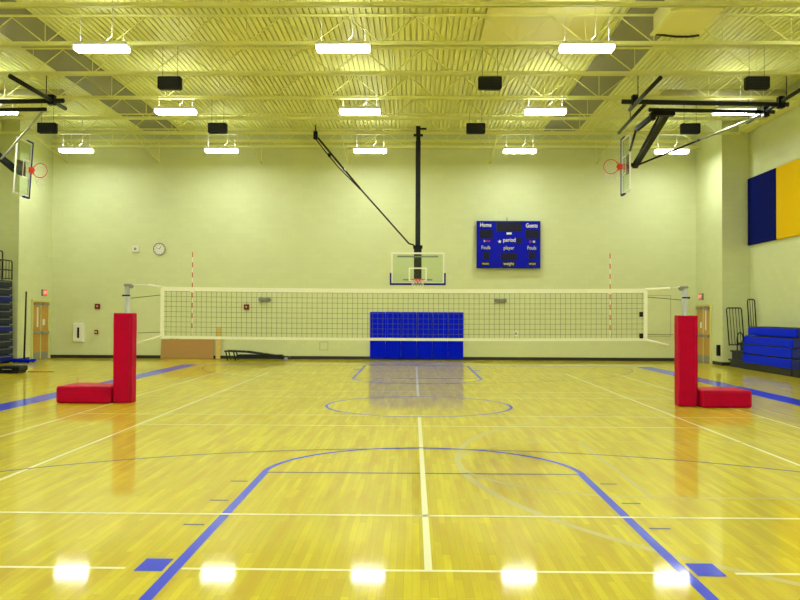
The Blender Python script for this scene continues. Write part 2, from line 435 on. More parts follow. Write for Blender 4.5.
for j, y in enumerate(LYR):
    for i, x in enumerate(LX):
        if j < 3: lab = 'lit white hanging lamp %s, %s' % (row_txt[j], col_txt[i])
        else: lab = 'lit white hanging fluorescent lamp overhead, outside the photo'
        o = (make_lamp() if lamp is None else copy_tree(lamp))
        if lamp is None: lamp = o
        o.location = (x, y, LZ); o['label'] = lab; o['group'] = 'hanging fluorescent lamps' if j < 3 else 'hanging fluorescent lamps outside the photo'

# ------------------------------------------------------------------ black hanging loudspeakers
def make_speaker():
    t = thing('hanging_loudspeaker', 'x', 'loudspeaker')
    MB().prism([(-.31, -.13), (-.27, -.16), (.28, -.16), (.31, -.12), (.31, .16), (.28, .18), (-.28, .18), (-.31, .16)], 0, .17).build('cabinet', M['black'], t)
    g = MB()
    g.box(-.28, .28, -.012, -.002, -.13, .15)
    for k in range(7): g.box(-.28, .28, -.018, -.010, -.115+k*.038, -.104+k*.038)
    g.build('grille', M['black_metal'], t)
    for s in (-1, 1): MB().tube([(s*.2, .09, .175), (s*.2, .09, ZD-7.9-.06)], .005, 5).build('hanger_rod', M['black_metal'], t)
    return t
spk = None
for x, y, lab in ((-6.63, 22.0, 'near row, above the second lamp from the left'), (1.89, 22.0, 'near row, beside the middle lamps'),
             (8.92, 22.0, 'near row, above the right hoop pipes'), (-12.3, 27.4, 'far row, above the left hoop'),
             (-6.62, 27.4, 'far row, above the second lamp of the far wall row'), (1.92, 27.4, 'far row, beside the far hoop mast'),
             (8.95, 27.4, 'far row, beside the right hoop')):
    o = make_speaker() if spk is None else copy_tree(spk)
    if spk is None: spk = o
    o.location = (x, y, 7.92); o['label'] = 'black boxy hanging loudspeaker, ' + lab; o['group'] = 'hanging loudspeakers'

# ------------------------------------------------------------------ basketball hoops
def board_parts(t, Mx, net_down):
    """backboard in local frame: x width, z height, faces -y; Mx maps to the thing's frame; bottom centre of glass at origin"""
    W, H = .90, 1.07
    bb = MB(Mx).box(-W+.03, W-.03, -.006, .006, .03, H-.03).build('backboard', M['glass'], t, 'clear glass backboard')
    f = MB(Mx)
    for b in ((-W, W, 0, .055), (-W, W, H-.055, H), ): f.box(b[0], b[1], -.02, .02, b[2], b[3])
    f.box(-W, -W+.055, -.02, .02, .055, H-.055); f.box(W-.055, W, -.02, .02, .055, H-.055)
    f.build('board_frame', M['white'], bb, 'white board frame')
    q = MB(Mx); w, z0, zt, lw = .305, .10, .56, .045
    q.box(-w, w, -.012, -.0065, zt-lw, zt); q.box(-w, -w+lw, -.012, -.0065, z0, zt-lw); q.box(w-lw, w, -.012, -.0065, z0, zt-lw); q.box(-w+lw, w-lw, -.012, -.0065, z0, z0+lw)
    q.build('target_square', M['white'], bb, 'white target outline')
    p = MB(Mx)
    p.rbox(-W-.035, W+.035, -.04, .04, -.035, .035, .012); p.rbox(-W-.045, -W+.012, -.04, .04, -.035, .38, .012); p.rbox(W-.012, W+.045, -.04, .04, -.035, .38, .012)
    p.build('edge_padding', M['navy'], bb, 'navy edge padding')
    r = MB(Mx); c = (0, -.39, .14); rr = .235
    r.tube([(c[0]+rr*math.cos(2*PI*k/28), c[1]+rr*math.sin(2*PI*k/28), c[2]) for k in range(28)], .013, 8, closed=True)
    r.box(-.09, .09, -.16, -.012, .05, .15); r.box(-.05, .05, -.2, -.15, .11, .15)
    for s in (-1, 1): r.tube([(s*.07, -.03, .06), (s*.17, -.23, .135)], .009, 6)
    rm = r.build('rim', M['rim'], t, 'orange-red rim')
    n = MB(); dn = net_down.normalized()
    K = 12; rings = []
    for j in range(5):
        q = j/4; sc = 1 - .42*q
        row = []
        for k in range(K):
            a = 2*PI*(k + .5*(j % 2))/K
            base = Mx @ Vector((c[0]+rr*sc*math.cos(a), c[1]+rr*sc*math.sin(a), c[2]))
            row.append(base + dn*(.42*q))
        rings.append(row)
    for j in range(4):
        for k in range(K):
            n.tube([rings[j][k], rings[j+1][k]], .007, 4); n.tube([rings[j][k], rings[j+1][(k-1) % K if j % 2 == 0 else (k+1) % K]], .007, 4)
    n.build('rim_net', M['white_cord'], rm, 'white cord net')

# far hoop on the ceiling mast
t = thing('basketball_hoop', 'glass backboard hoop hanging on a black mast before the far wall', 'basketball hoop', (.03, 28.2, 0))
board_parts(t, Matrix.Translation((0, 0, 2.82)), Vector((0, 0, -1)))
m = MB(); m.rbox(-.085, .085, .32, .49, 4.05, 7.75, .012); m.build('mast', M['black_metal'], t)
m = MB(); m.rbox(-.13, .13, .28, .53, 2.95, 4.12, .015); m.build('lower_mast', M['black_metal'], t)
m = MB(); m.box(-.16, .16, .28, .54, 4.05, 4.16); m.build('collar', M['black'], t)
m = MB(); m.bar((-.7, .30, 3.77), (.7, .30, 3.77), .05); m.bar((-.5, .30, 2.98), (.5, .30, 2.98), .05)
for x in (-.6, .6): m.bar((x, .03, 3.77), (x, .30, 3.77), .04)
for x in (-.4, .4): m.bar((x, .03, 2.98), (x, .30, 2.98), .04)
m.build('board_bracket', M['gray'], t)
m = MB(); m.rbox(-.075, .075, .33, .47, 7.75, 8.26, .02); m.cyl((-.16, .4, 7.95), (.16, .4, 7.95), .045, 12); m.box(.0, .28, .37, .43, 8.14, 8.20)
m.build('ceiling_hinge', M['black'], t)
m = MB(); m.tube([(-.13, .36, 4.17), (-.3, .36, 4.22), (-1.98, .36, 6.10)], .028, 8); m.build('lower_brace', M['black_metal'], t)
m = MB(); m.tube([(-1.98, .36, 6.10), (-3.45, .36, 7.85)], .034, 8); m.build('upper_brace', M['black_metal'], t)
m = MB(); m.tube([(-1.98, .40, 6.08), (-2.75, .40, 6.86), (-3.15, .40, 7.33), (-3.55, .40, 7.85)], .02, 8); m.build('brace_strut', M['black_metal'], t)
m = MB(); m.rbox(-3.60, -3.46, .31, .47, 7.80, 8.08, .02); m.tube([(-3.53, .39, 8.08), (-3.53, .39, 8.30)], .02, 6); m.build('brace_mount', M['black'], t)
MB().rbox(-3.10, -3.00, .36, .42, 7.2, 7.32, .01).build('brace_joint', M['black'], t)

# side hoops, folded up under the roof
def side_hoop(sgn, X0, lab, tilt=0, zc=6.66):
    """sgn +1: hangs by the right wall and faces -x"""
    t = thing('folded_basketball_hoop', lab, 'basketball hoop', (X0, 27.5, 0), 'folded side hoops')
    R = Matrix(((0, sgn, 0), (0, 0, -1), (-sgn, 0, 0))).to_4x4()
    Mx = Matrix.Rotation(tilt, 4, 'Y') if tilt else Matrix.Identity(4)
    Mx = Matrix.Translation((0, 0, zc)) @ Mx @ R
    board_parts(t, Mx, Vector((0, .15, -1)))
    return t
def pipe(t, name, pts, r, X0, m='black_metal', n=10):
    q = MB(); q.tube([(x-X0, y-27.5, z) for x, y, z in pts], r, n); return q.build(name, M[m], t)
X0 = 6.72
t = side_hoop(1, X0, 'folded glass hoop on black pipe frame hanging by the right wall')
pipe(t, 'frame_pipe', [(5.6, 23.0, 7.68), (10.15, 23.0, 7.60)], .065, X0)
pipe(t, 'frame_pipe', [(6.62, 24.0, 7.70), (10.2, 24.0, 7.64)], .055, X0)
pipe(t, 'clamp_pipe', [(5.95, 20.6, 7.66), (5.95, 23.5, 7.58)], .055, X0)
pipe(t, 'clamp_pipe', [(6.42, 23.4, 7.80), (6.40, 26.6, 7.60)], .05, X0)
pipe(t, 'clamp_pipe', [(9.95, 20.6, 7.72), (9.95, 25.3, 7.64)], .055, X0)
m = MB(); m.bar((7.15-X0, 24.0-27.5, 7.62), (7.02-X0, -.45, 6.62), .16, .16); m.build('mast', M['black_metal'], t)
pipe(t, 'mast_strut', [(6.95, 24.05, 7.58), (6.98, 26.3, 6.92)], .03, X0)
m = MB(); m.bar((6.86-X0, -3.5, 7.62), (6.42-X0, -2.9, 7.26), .12); m.build('fold_arm', M['black_metal'], t)
pipe(t, 'fold_strut', [(6.42, 24.6, 7.28), (6.60, 26.0, 6.92)], .035, X0)
pipe(t, 'long_brace', [(8.6, 25.5, 7.16), (7.0, 26.9, 6.60)], .03, X0)
pipe(t, 'brace_tube', [(9.9, 24.2, 7.58), (8.6, 25.5, 7.16)], .036, X0, 'silver')
m = MB(); m.rbox(6.7-X0, 7.35-X0, -3.62, -3.38, 7.52, 7.66, .02); m.rbox(6.65-X0, 6.8-X0, -3.6, -3.4, 7.40, 7.62, .02); m.build('hinge_block', M['black'], t)
for b in ((9.86, 10.04, -4.6, -4.4, 7.5, 7.82), (9.86, 10.04, -3.6, -3.4, 7.5, 7.82), (5.87, 6.03, -4.6, -4.42, 7.58, 7.86)):
    MB().rbox(b[0]-X0, b[1]-X0, *b[2:], .02).build('pipe_clamp', M['black'], t)
m = MB(); m.bar((.02, -.55, 6.66), (.34, -.45, 6.64), .10); m.rbox(.012, .10, -.75, -.30, 6.36, 6.96, .015); m.build('board_bracket', M['black_metal'], t)
for x, y in ((5.95, 22.65), (9.95, 22.65), (9.95, 25.2), (6.40, 25.2)):
    pipe(t, 'hanger_rod', [(x, y, 7.70), (x, y, 8.30)], .012, X0)
X0 = -12.86
t = side_hoop(-1, X0, 'folded glass hoop on black pipe frame hanging by the left wall', .06, 6.52)
pipe(t, 'frame_pipe', [(-15.1, 23.0, 7.62), (-9.86, 23.0, 7.70)], .065, X0)
pipe(t, 'frame_pipe', [(-15.1, 23.9, 7.64), (-10.75, 23.9, 7.68)], .055, X0)
pipe(t, 'clamp_pipe', [(-10.2, 20.6, 7.70), (-10.2, 23.9, 7.70)], .06, X0)
pipe(t, 'clamp_pipe', [(-14.4, 20.5, 7.78), (-14.4, 28.2, 7.76)], .055, X0)
pipe(t, 'long_brace', [(-10.85, 23.9, 7.62), (-12.67, 25.5, 6.72), (-13.05, 25.9, 6.62)], .032, X0, 'silver')
m = MB(); m.bar((-13.75-X0, -3.5, 7.60), (-13.12-X0, -.45, 6.45), .17); m.build('mast', M['black_metal'], t)
pipe(t, 'fold_strut', [(-13.3, 25.6, 7.35), (-13.35, 26.2, 6.80)], .05, X0)
m = MB(); m.bar((-13.75-X0, -3.4, 7.64), (-13.3-X0, -1.85, 7.32), .12); m.build('fold_arm', M['black_metal'], t)
m = MB(); m.bar((-.30, -.5, 6.50), (-.02, -.45, 6.50), .10); m.rbox(-.10, -.012, -.75, -.30, 6.27, 6.75, .015); m.build('board_bracket', M['black_metal'], t)
for b in ((-10.3, -10.1, -4.6, -4.4, 7.58, 7.86), (-13.95, -13.5, -3.62, -3.38, 7.5, 7.66), (-14.5, -14.3, -4.6, -4.4, 7.5, 7.86)):
    MB().rbox(b[0]-X0, b[1]-X0, *b[2:], .02).build('pipe_clamp', M['black'], t)
for x, y in ((-10.2, 22.65), (-14.4, 22.65), (-14.4, 25.2)):
    pipe(t, 'hanger_rod', [(x, y, 7.70), (x, y, 8.30)], .012, X0)

# ------------------------------------------------------------------ volleyball net
NY = 16.75
def vpost(X, side, lab):
    t = thing('volleyball_post', lab, 'post', (X, NY, 0), 'volleyball posts')
    MB().cyl((0, 0, .02), (0, 0, 2.35), .052, 20, True).build('pole', M['silver'], t)
    MB().cyl((0, 0, .0), (0, 0, .02), .085, 24).build('base_plate', M['gray'], t)
    m = MB(); m.rbox(-.058, .058, -.058, .058, 2.34, 2.39, .01); m.cyl((-side*.075, -.03, 2.34), (-side*.075, .03, 2.34), .045, 16); m.build('pulley_head', M['gray'], t)
    m = MB(); m.cyl((0, 0, 2.14), (0, 0, 2.17), .057, 16); m.cyl((.10*side, 0, 2.155), (.05*side, 0, 2.155), .018, 8); m.build('collar', M['black_metal'], t)
    return t
vpost(-5.88, -1, 'silver net post rising from the tall red pad by the left doors')
vpost(5.30, 1, 'silver net post rising from the tall red pad by the bleachers')
def tall_pad(X, Y, w, lab, seam_side):
    t = thing('post_pad', lab, 'pad', (X, Y, 0), 'red post pads')
    m = MB(); hw = w/2; hd = .15; h = 1.80; th = .06
    # padded wrap: a hollow square with soft corners and slightly bulging sides
    def loop(s, z, inner):
        p = []
        a = (hw-th if inner else hw)*s; b = (hd-th if inner else hd)*s; c = .03
        for cx, cy, a0 in ((a-c, b-c, 0), (-a+c, b-c, PI/2), (-a+c, -b+c, PI), (a-c, -b+c, 1.5*PI)):
            for k in range(4):
                an = a0 + k*PI/6; p.append((cx+c*math.cos(an), cy+c*math.sin(an), z))
        return p
    zs = [0.01, .03, .3, .6, .9, 1.2, 1.5, h-.02, h]; sc = [.975, 1, 1.004, 1.0, 1.012, 1.0, 1.02, 1.01, .98]
    vs = []; n = 16
    for z, s in zip(zs, sc): vs += loop(s, z, False)
    for z in (h, .01): vs += loop(1, z, True)
    L = len(zs) + 2; fs = []
    for i in range(L):
        j = (i+1) % L
        for k in range(n): fs.append((i*n+k, i*n+(k+1) % n, j*n+(k+1) % n, j*n+k))
    m._add(vs, fs); m.build('padding', M['red'], t)
    MB().box(seam_side*(hw-.05)-.004, seam_side*(hw-.05)+.004, -hd-.008, -hd-.001, .02, h-.1).build('seam', M['red_seam'], t, 'dark vertical seam')
    return t
tall_pad(-5.92, 16.76, .38, 'tall red padded column wrapping the net post by the left doors', 1)
tall_pad(5.325, 16.76, .38, 'tall red padded column wrapping the net post by the bleachers', 1)
def base_pad(x0, x1, y0, y1, h, lab):
    t = thing('base_pad', lab, 'pad', ((x0+x1)/2, (y0+y1)/2, 0), 'red base pads')
    a, b = (x1-x0)/2, (y1-y0)/2
    MB().rbox(-a, a, -b, b, .008, h, .03).build('cushion', M['red'], t)
    m = MB(); m.box(-a+.03, a-.03, -b-.004, -b+.004, h-.06, h-.052); m.build('seam', M['red_seam'], t, 'dark stitched seam')
    m = MB()
    for s in (-1, 1): m.box(s*(a-.03)-.004, s*(a-.03)+.004, -b-.004, -b+.002, .02, h-.06)
    m.build('corner_seam', M['red_seam'], t, 'dark vertical corner seam')
base_pad(-7.20, -6.125, 16.5, 17.45, .34, 'low red padded box beside the tall pad by the left doors')
base_pad(5.53, 6.50, 16.42, 17.3, .34, 'low red padded box beside the tall pad by the bleachers')

NX0, NX1, NT, NB = -5.17, 4.52, 2.335, 1.305
t = thing('volleyball_net', 'wide volleyball net with white tapes strung between the red padded posts', 'net', ((NX0+NX1)/2, NY, NB))
ox, oy, oz = (NX0+NX1)/2, NY, NB
def LB(): return MB(Matrix.Translation((-ox, -oy, -oz)))
sag = lambda x: -.025*(1-((x-ox)/((NX1-NX0)/2))**2)
def tape(z, h, th=.012, lift=0):
    m = LB(); N = 24; pv = []
    for i in range(N):
        a = NX0+(NX1-NX0)*i/N; b = NX0+(NX1-NX0)*(i+1)/N
        m._add([(a,NY-th,z+sag(a)),(b,NY-th,z+sag(b)),(b,NY+th,z+sag(b)),(a,NY+th,z+sag(a)),(a,NY-th,z+h+sag(a)),(b,NY-th,z+h+sag(b)),(b,NY+th,z+h+sag(b)),(a,NY+th,z+h+sag(a))],
               [(0,3,2,1),(4,5,6,7),(0,1,5,4),(2,3,7,6)] + ([(3,0,4,7)] if i == 0 else []) + ([(1,2,6,5)] if i == N-1 else []))
    return m
tape(NT-.085, .085).build('top_tape', M['white_tape'], t, 'wide white top tape')
tape(NB-.01, .055).build('bottom_tape', M['white_tape'], t, 'white bottom tape')
for x in (NX0, NX1): LB().box(x-.035, x+.035, NY-.013, NY+.013, NB-.012, NT+.004).build('side_tape', M['white_tape'], t, 'white side tape')
m = LB(); st = .1015; x = NX0+.08
CR = .003
while x < NX1-.04:
    m.tube([(x, NY, NB+.03+sag(x)), (x, NY, NT-.05+sag(x))], CR, 4, False); x += st
for k in range(1, 10):
    z = NB+.02+k*(NT-NB-.08)/9.3
    m.tube([(NX0+(NX1-NX0)*q/16, NY, z+sag(NX0+(NX1-NX0)*q/16)) for q in range(17)], CR, 4, False)
m.build('netting', M['cord'], t, 'dark square netting')
PXL, PXR = -5.88+.09, 5.30-.09
for pts, r, mm, lab, nm in (
    ([(NX0, NY, NT-.02), (-5.45, NY, NT+.03)], .026, 'white_tape', None, 'strap'),
    ([(-5.45, NY, NT+.03), (PXL, NY, 2.375)], .008, 'white_cord', None, 'top_cable'),
    ([(NX1, NY, NT-.02), (5.0, NY, NT+.005)], .028, 'white_tape', None, 'strap'),
    ([(5.0, NY, NT+.005), (PXR, NY, 2.375)], .008, 'white_cord', None, 'top_cable'),
    ([(NX0, NY, 2.17), (PXL-.02, NY, 2.10)], .007, 'cord', None, 'side_cord'),
    ([(NX1, NY, 2.17), (PXR+.02, NY, 2.11)], .007, 'cord', None, 'side_cord'),
    ([(NX0, NY, 1.42), (-5.66, NY, 1.40)], .006, 'cord', None, 'side_cord'),
    ([(NX1, NY, 1.42), (5.07, NY, 1.42)], .006, 'cord', None, 'side_cord'),
    ([(NX0, NY, 1.34), (-5.66, NY, 1.20)], .022, 'white_tape', None, 'strap'),
    ([(NX1, NY, 1.31), (4.98, NY, 1.20)], .024, 'white_tape', None, 'strap')):
    m = LB(); m.tube(pts, r, 8, ratio=1); m.build(nm, M[mm], t)
for z in (1.39, 1.82): LB().box(NX1-.12, NX1-.055, NY-.03, NY+.03, z-.05, z+.05).build('buckle', M['black'], t, 'small dark buckle')
def antenna(X, lab):
    t = thing('net_antenna', lab, 'antenna', (X, NY-.02, 0), 'net antennas')
    z = 1.40; k = 0; w = MB(); r = MB()
    while z < 3.02:
        (r if k % 2 else w).cyl((0, 0, z), (0, 0, z+.102), .009, 10); z += .102; k += 1
    w.build('white_bands', M['white_tape'], t, 'white bands'); r.build('red_bands', M['antenna_red'], t, 'red bands')
    MB().box(-.04, .04, -.012, .006, NT-.10, NT-.01).build('clip', M['white_tape'], t)
antenna(-4.56, 'red and white striped antenna on the net toward the left doors')
antenna(3.81, 'red and white striped antenna on the net toward the scoreboard side')

# ------------------------------------------------------------------ far wall things
PW = 3.70/6
pos = ['first from the left', 'second from the left', 'third from the left', 'third from the right', 'second from the right', 'first from the right']
pad0 = None
for i in range(6):
    if pad0 is None:
        pad0 = thing('wall_pad', 'x', 'wall pad', (0, 0, 0))
        MB().rbox(-PW/2+.004, PW/2-.004, -.062, -.014, .02, 1.86, .012).build('cushion', M['blue_vinyl'], pad0)
        MB().box(-PW/2+.012, PW/2-.012, -.0138, -.002, .03, 1.85).build('backing_board', M['tan'], pad0)
        o = pad0
    else: o = copy_tree(pad0)
    o.location = (-1.83+PW*(i+.5), YW-.012, .03)
    o['label'] = 'blue vinyl wall pad under the far hoop, %s of six' % pos[i]; o['group'] = 'blue wall pads'

# scoreboard
SX0, SX1, SZ0, SZ1 = 2.38, 4.87, 3.64, 5.49
t = thing('scoreboard', 'blue electronic scoreboard with white lettering high on the far wall', 'scoreboard', ((SX0+SX1)/2, YW-.11, SZ0))
SW, SH = SX1-SX0, SZ1-SZ0
MB().rbox(-SW/2, SW/2, -.08, .105, 0, SH, .02).build('cabinet', M['score_blue'], t)
m = MB(); m.box(-SW/2-.01, SW/2+.01, -.092, -.06, -.01, .03); m.box(-SW/2-.01, SW/2+.01, -.092, -.06, SH-.03, SH+.01)
m.box(-SW/2-.01, -SW/2+.02, -.092, -.06, .03, SH-.03); m.box(SW/2-.02, SW/2+.01, -.092, -.06, .03, SH-.03); m.build('cabinet_edge', M['navy'], t)
def sp_(px, py): return ((px-138)/494.*SW - SW/2, (465-py)/370.*SH)
def disp(x0, y0, x1, y1, nm='display'):
    a = sp_(x0, y1); b = sp_(x1, y0)
    MB().box(a[0], b[0], -.09, -.078, a[1], b[1]).build(nm, M['display'], t)
disp(290, 103, 492, 176, 'clock_display'); disp(160, 163, 262, 232, 'score_display'); disp(517, 163, 622, 232, 'score_display')
disp(445, 226, 490, 268, 'period_display'); disp(188, 338, 238, 394, 'foul_display'); disp(542, 338, 592, 394, 'foul_display'); disp(325, 344, 452, 402, 'player_display')
disp(335, 412, 440, 452, 'nameplate'); disp(172, 412, 240, 448, 'nameplate'); disp(540, 412, 605, 448, 'nameplate')
def stext(body, px, py, h, k='letter', sx=1):
    a = sp_(px, py); text(body, h, (a[0], -.095, a[1]), R_FRONT, M[k], t, 'lettering', .002, sx=sx)
stext('Home', 207, 126, .23, 'letter', .78); stext('Guests', 566, 130, .23, 'letter', .72)
stext('period', 392, 244, .22, 'letter', .85); stext('player', 388, 306, .20, 'letter_gold', .85); stext('Fouls', 208, 304, .20, 'letter_gold', .85); stext('Fouls', 567, 306, .20, 'letter_gold', .85)
stext('won', 207, 430, .15, 'letter_gold'); stext('won', 572, 430, .15, 'letter_gold'); stext('weight', 387, 431, .17, 'letter_gold', .9)
def sbox(x0, y0, x1, y1, k, nm):
    a = sp_(x0, y1); b = sp_(x1, y0); MB().box(a[0], b[0], -.092, -.079, a[1], b[1]).build(nm, M[k], t)
sbox(370, 184, 410, 199, 'letter', 'name_strip')
for q in range(3): sbox(192+q*19, 245, 203+q*19, 259, ['letter_gold', 'red_led', 'red_led'][q], 'bonus_light')
for q in range(2): sbox(548+q*28, 248, 564+q*28, 264, ['red_led', 'letter_gold'][q], 'bonus_light')
a = sp_(316, 256); m = MB()
sv = []
for k in range(10):
    r = .075 if k % 2 == 0 else .035; an = PI/2 + k*PI/5; sv.append((a[0]+r*math.cos(an), a[1]+r*math.sin(an)))
m.prism(sv, -.094, -.081); m.build('arrow_light', M['letter'], t, 'small white star-shaped mark')
MB().tube([(-.05, .0, SH-.01), (-.05, .0, SH+.17)], .018, 6).build('conduit', M['gray'], t)

# clock
t = thing('wall_clock', 'round white clock with a dark rim on the far wall', 'clock', (-10.25, YW, 4.36))
MB().tube([(.235*math.cos(2*PI*k/32), -.04, .235*math.sin(2*PI*k/32)) for k in range(32)], .02, 8, closed=True).build('rim', M['gray'], t)
fc = MB().cyl((0, -.035, 0), (0, -.002, 0), .23, 32).build('face', M['white'], t, 'white clock face')
m = MB()
for k in range(12):
    an = k*PI/6; m.bar((.165*math.sin(an), -.038, .165*math.cos(an)), (.195*math.sin(an), -.038, .195*math.cos(an)), .014)
m.build('hour_mark', M['black'], fc)
MB().bar((0, -.045, 0), (.06, -.045, .09), .016).build('hour_hand', M['black'], t)
MB().bar((0, -.048, 0), (-.13, -.048, .05), .011).build('minute_hand', M['black'], t)

def small_box(name, lab, cat, x, z, w, h, d, mk, extra=None, group=None):
    t = thing(name, lab, cat, (x, YW, z), group)
    MB().rbox(-w/2, w/2, -d, .004, -h/2, h/2, min(.012, d*.25)).build('housing', M[mk], t)
    if extra:
        for nm, b, k in extra: MB().box(*b).build(nm, M[k], t)
    return t
small_box('wall_speaker', 'small white square box on the far wall beside the clock', 'speaker', -11.21, 4.36, .27, .25, .07, 'white',
          [('grille', (-.05, .05, -.076, -.068, -.05, .05), 'gray')])
small_box('fire_strobe', 'small dark red alarm box on the far wall above the white cabinet', 'alarm', -12.71, 2.06, .21, .21, .06, 'red_alarm',
          [('strobe_lens', (-.03, .03, -.08, -.055, -.03, .04), 'white')], 'fire alarm boxes')
small_box('fire_strobe', 'small dark red alarm box on the far wall behind the net', 'alarm', -6.75, 2.06, .20, .21, .06, 'red_alarm',
          [('strobe_lens', (-.03, .03, -.08, -.055, -.03, .04), 'white')], 'fire alarm boxes')
small_box('pull_station', 'small dark pull box on the far wall beside the white cabinet', 'alarm', -12.75, 1.04, .14, .16, .06, 'red_alarm',
          [('handle', (-.045, .045, -.07, -.055, -.03, .03), 'white')])
t = small_box('extinguisher_cabinet', 'white metal cabinet with a dark slot on the far wall', 'cabinet', -13.44, 1.02, .44, .76, .10, 'white')
MB().rbox(-.19, .19, -.115, -.101, -.35, .35, .005).build('door', M['white'], t)
MB().box(-.04, .04, -.119, -.112, -.22, .20).build('window_slot', M['black'], [c for c in t.children if c.name.startswith('door')][0], 'narrow dark window')
for x, lab in ((-6.01, 'gray twin-head emergency lamp on the far wall left of the far hoop'), (3.32, 'gray twin-head emergency lamp on the far wall below the scoreboard')):
    t = thing('emergency_light', lab, 'emergency light', (x, YW, 2.36), 'emergency lights')
    MB().rbox(-.17, .17, -.10, .004, -.07, .06, .015).build('housing', M['gray'], t)
    for s in (-1, 1): MB().tube([(s*.17, -.13, 0), (s*.17, -.05, .01)], [.085, .05], 14, False).build('lamp_head', M['gray'], t)
def outline(name, lab, cat, x0, x1, z0, z1, mk='edge_olive'):
    t = thing(name, lab, cat, ((x0+x1)/2, YW, z0))
    a = (x1-x0)/2; h = z1-z0
    MB().box(-a, a, -.012, .004, 0, h).build('cover', M['wall'], t)
    m = MB(); b = .018
    m.box(-a, a, -.02, -.012, 0, b); m.box(-a, a, -.02, -.012, h-b, h); m.box(-a, -a+b, -.02, -.012, b, h-b); m.box(a-b, a, -.02, -.012, b, h-b); m.build('edge', M[mk], t)
    return t
outline('access_hatch', 'small square access hatch low on the far wall beside the blue pads', 'hatch', -3.83, -3.49, .36, .70)
outline('wall_board', 'pale rectangular board on the far wall behind the right net post', 'board', 9.05, 10.05, .97, 2.6)
small_box('outlet_plate', 'tiny white outlet plate on the far wall below the scoreboard', 'outlet', 3.95, 1.06, .15, .2, .03, 'white', [('socket', (-.03, .03, -.034, -.026, -.05, .05), 'gray')])

# tan panel, plank, low dark frame
t = thing('particle_board', 'wide tan particle board standing on edge against the far wall', 'board', (-9.07, YW-.06, 0), None, (math.radians(-7), 0, 0))
t.location = (-9.07, YW-.16, .01)
m = MB(); m.box(-1.05, 1.05, -.03, .0, 0, .76); m.build('board', M['tan'], t)
m = MB()
for x, l in ((-.72, .16), (-.5, .12), (-.42, .08)): m.box(x, x+l, -.03, .0, .76, .775)
m.build('torn_edge', M['gray'], t, 'gray torn edge')
t = MB(Matrix.Translation((0, 0, 0))).box(-.09, .09, -.02, .02, 0, 1.24).build('pine_plank', M['tan_light'])
t.location = (-7.84, YW-.17, .01); t.rotation_euler = (math.radians(-6), 0, 0)
tag(t, 'narrow pale plank leaning on the far wall beside the tan board', 'plank')
t = thing('equipment_cart', 'low dark metal cart frame lying along the foot of the far wall', 'cart', (-6.1, 32.2, 0))
for y, s in ((-.25, 0), (.25, 0)):
    m = MB(); m.tube([(-1.25, y, .36), (-.4, y, .33), (1.15, y, .12)], .03, 8); m.build('upper_rail', M['black_metal'], t)
    m = MB(); m.tube([(-1.15, y, .10), (.2, y, .12), (1.2, y, .07)], .03, 8); m.build('lower_rail', M['black_metal'], t)
for x, z in ((-1.2, .36), (-.9, .35)):
    for y in (-.25, .25):
        m = MB(); m.tube([(x, y, z), (x+.08, y, .0)], .026, 8); m.build('leg', M['black_metal'], t)
for x, z in ((-1.2, .36), (-.5, .33), (.2, .25), (.9, .16)):
    m = MB(); m.tube([(x, -.25, z), (x, .25, z)], .024, 8); m.build('crossbar', M['black_metal'], t)
MB().rbox(-.75, .95, -.22, .22, .12, .22, .01).build('shelf', M['bleacher_dark'], t)
for y in (-.29, .29):
    m = MB(); m.cyl((1.12, y-.03, .075), (1.12, y+.03, .075), .075, 18); m.build('wheel', M['gray'], t)

# ------------------------------------------------------------------ doors on the far side walls
def doors(nm, X, s, y0, y1, h):
    """s = +1: the wall faces +x"""
    f = bpy.data.objects.new(nm, None); COL.objects.link(f); f.location = (X, (y0+y1)/2, 0); struct(f)
    a = (y1-y0)/2
    def B(x0, x1, *r): return MB().box(min(s*x0, s*x1), max(s*x0, s*x1), *r)
    m = B(.001, .07, -a, -a+.07, 0, h); m.box(min(s*.001, s*.07), max(s*.001, s*.07), a-.07, a, 0, h); m.box(min(s*.001, s*.09), max(s*.001, s*.09), -a-.03, a+.03, h, h+.08)
    m.build('door_frame', M['frame_cream'], f)
    B(.001, .06, -.03, .03, .0, h-.002).build('mullion', M['frame_cream'], f)
    for q in (-1, 1):
        c0, c1 = (-a+.075, -.035) if q < 0 else (.035, a-.075)
        leaf = B(.002, .045, c0, c1, .01, h-.01).build('door_leaf', M['wood_door'], f)
        MB().box(min(s*.046, s*.05), max(s*.046, s*.05), c0+.02, c1-.02, .02, .28).build('kick_plate', M['gray'], leaf)
        MB().rbox(min(s*.05, s*.12), max(s*.05, s*.12), c0+.03, c1-.03, .98, 1.08, .01).build('push_bar', M['gray'], leaf)
        w0 = c1-.22 if q < 0 else c0+.08
        if q > 0: B(.046, .05, w0+.05, w0+.25, 1.32, 1.55).build('notice', M['white'], leaf)
        else: B(.046, .05, w0-.08, w0+.05, 1.25, 2.0).build('vision_pane', M['white'], leaf)
        B(.05, .12, c0+.05, c1-.05, h-.12, h-.06).build('door_closer', M['gray'], leaf)
doors('door_1', XL, 1, 31.38, 32.86, 2.22)
doors('door_2', XR, -1, 31.40, 32.98, 2.16)
def exit_sign(X, s, y, z, lab):
    t = thing('exit_sign', lab, 'exit sign', (X, y, z), 'exit signs')
    MB().rbox(min(s*.002, s*.08), max(s*.002, s*.08), -.18, .18, -.13, .13, .01).build('housing', M['gray'], t)
    sf = MB().box(min(s*.081, s*.086), max(s*.081, s*.086), -.165, .165, -.115, .115).build('sign_face', M['exit'], t, 'red lit face')
    text('EXIT', .17, (s*.088, 0, 0), R_LEFTW if s > 0 else R_RIGHTW, M['exit_letter'], sf, 'lettering', .002)
exit_sign(XL, 1, 32.42, 2.58, 'small red exit sign above the double doors on the left wall')
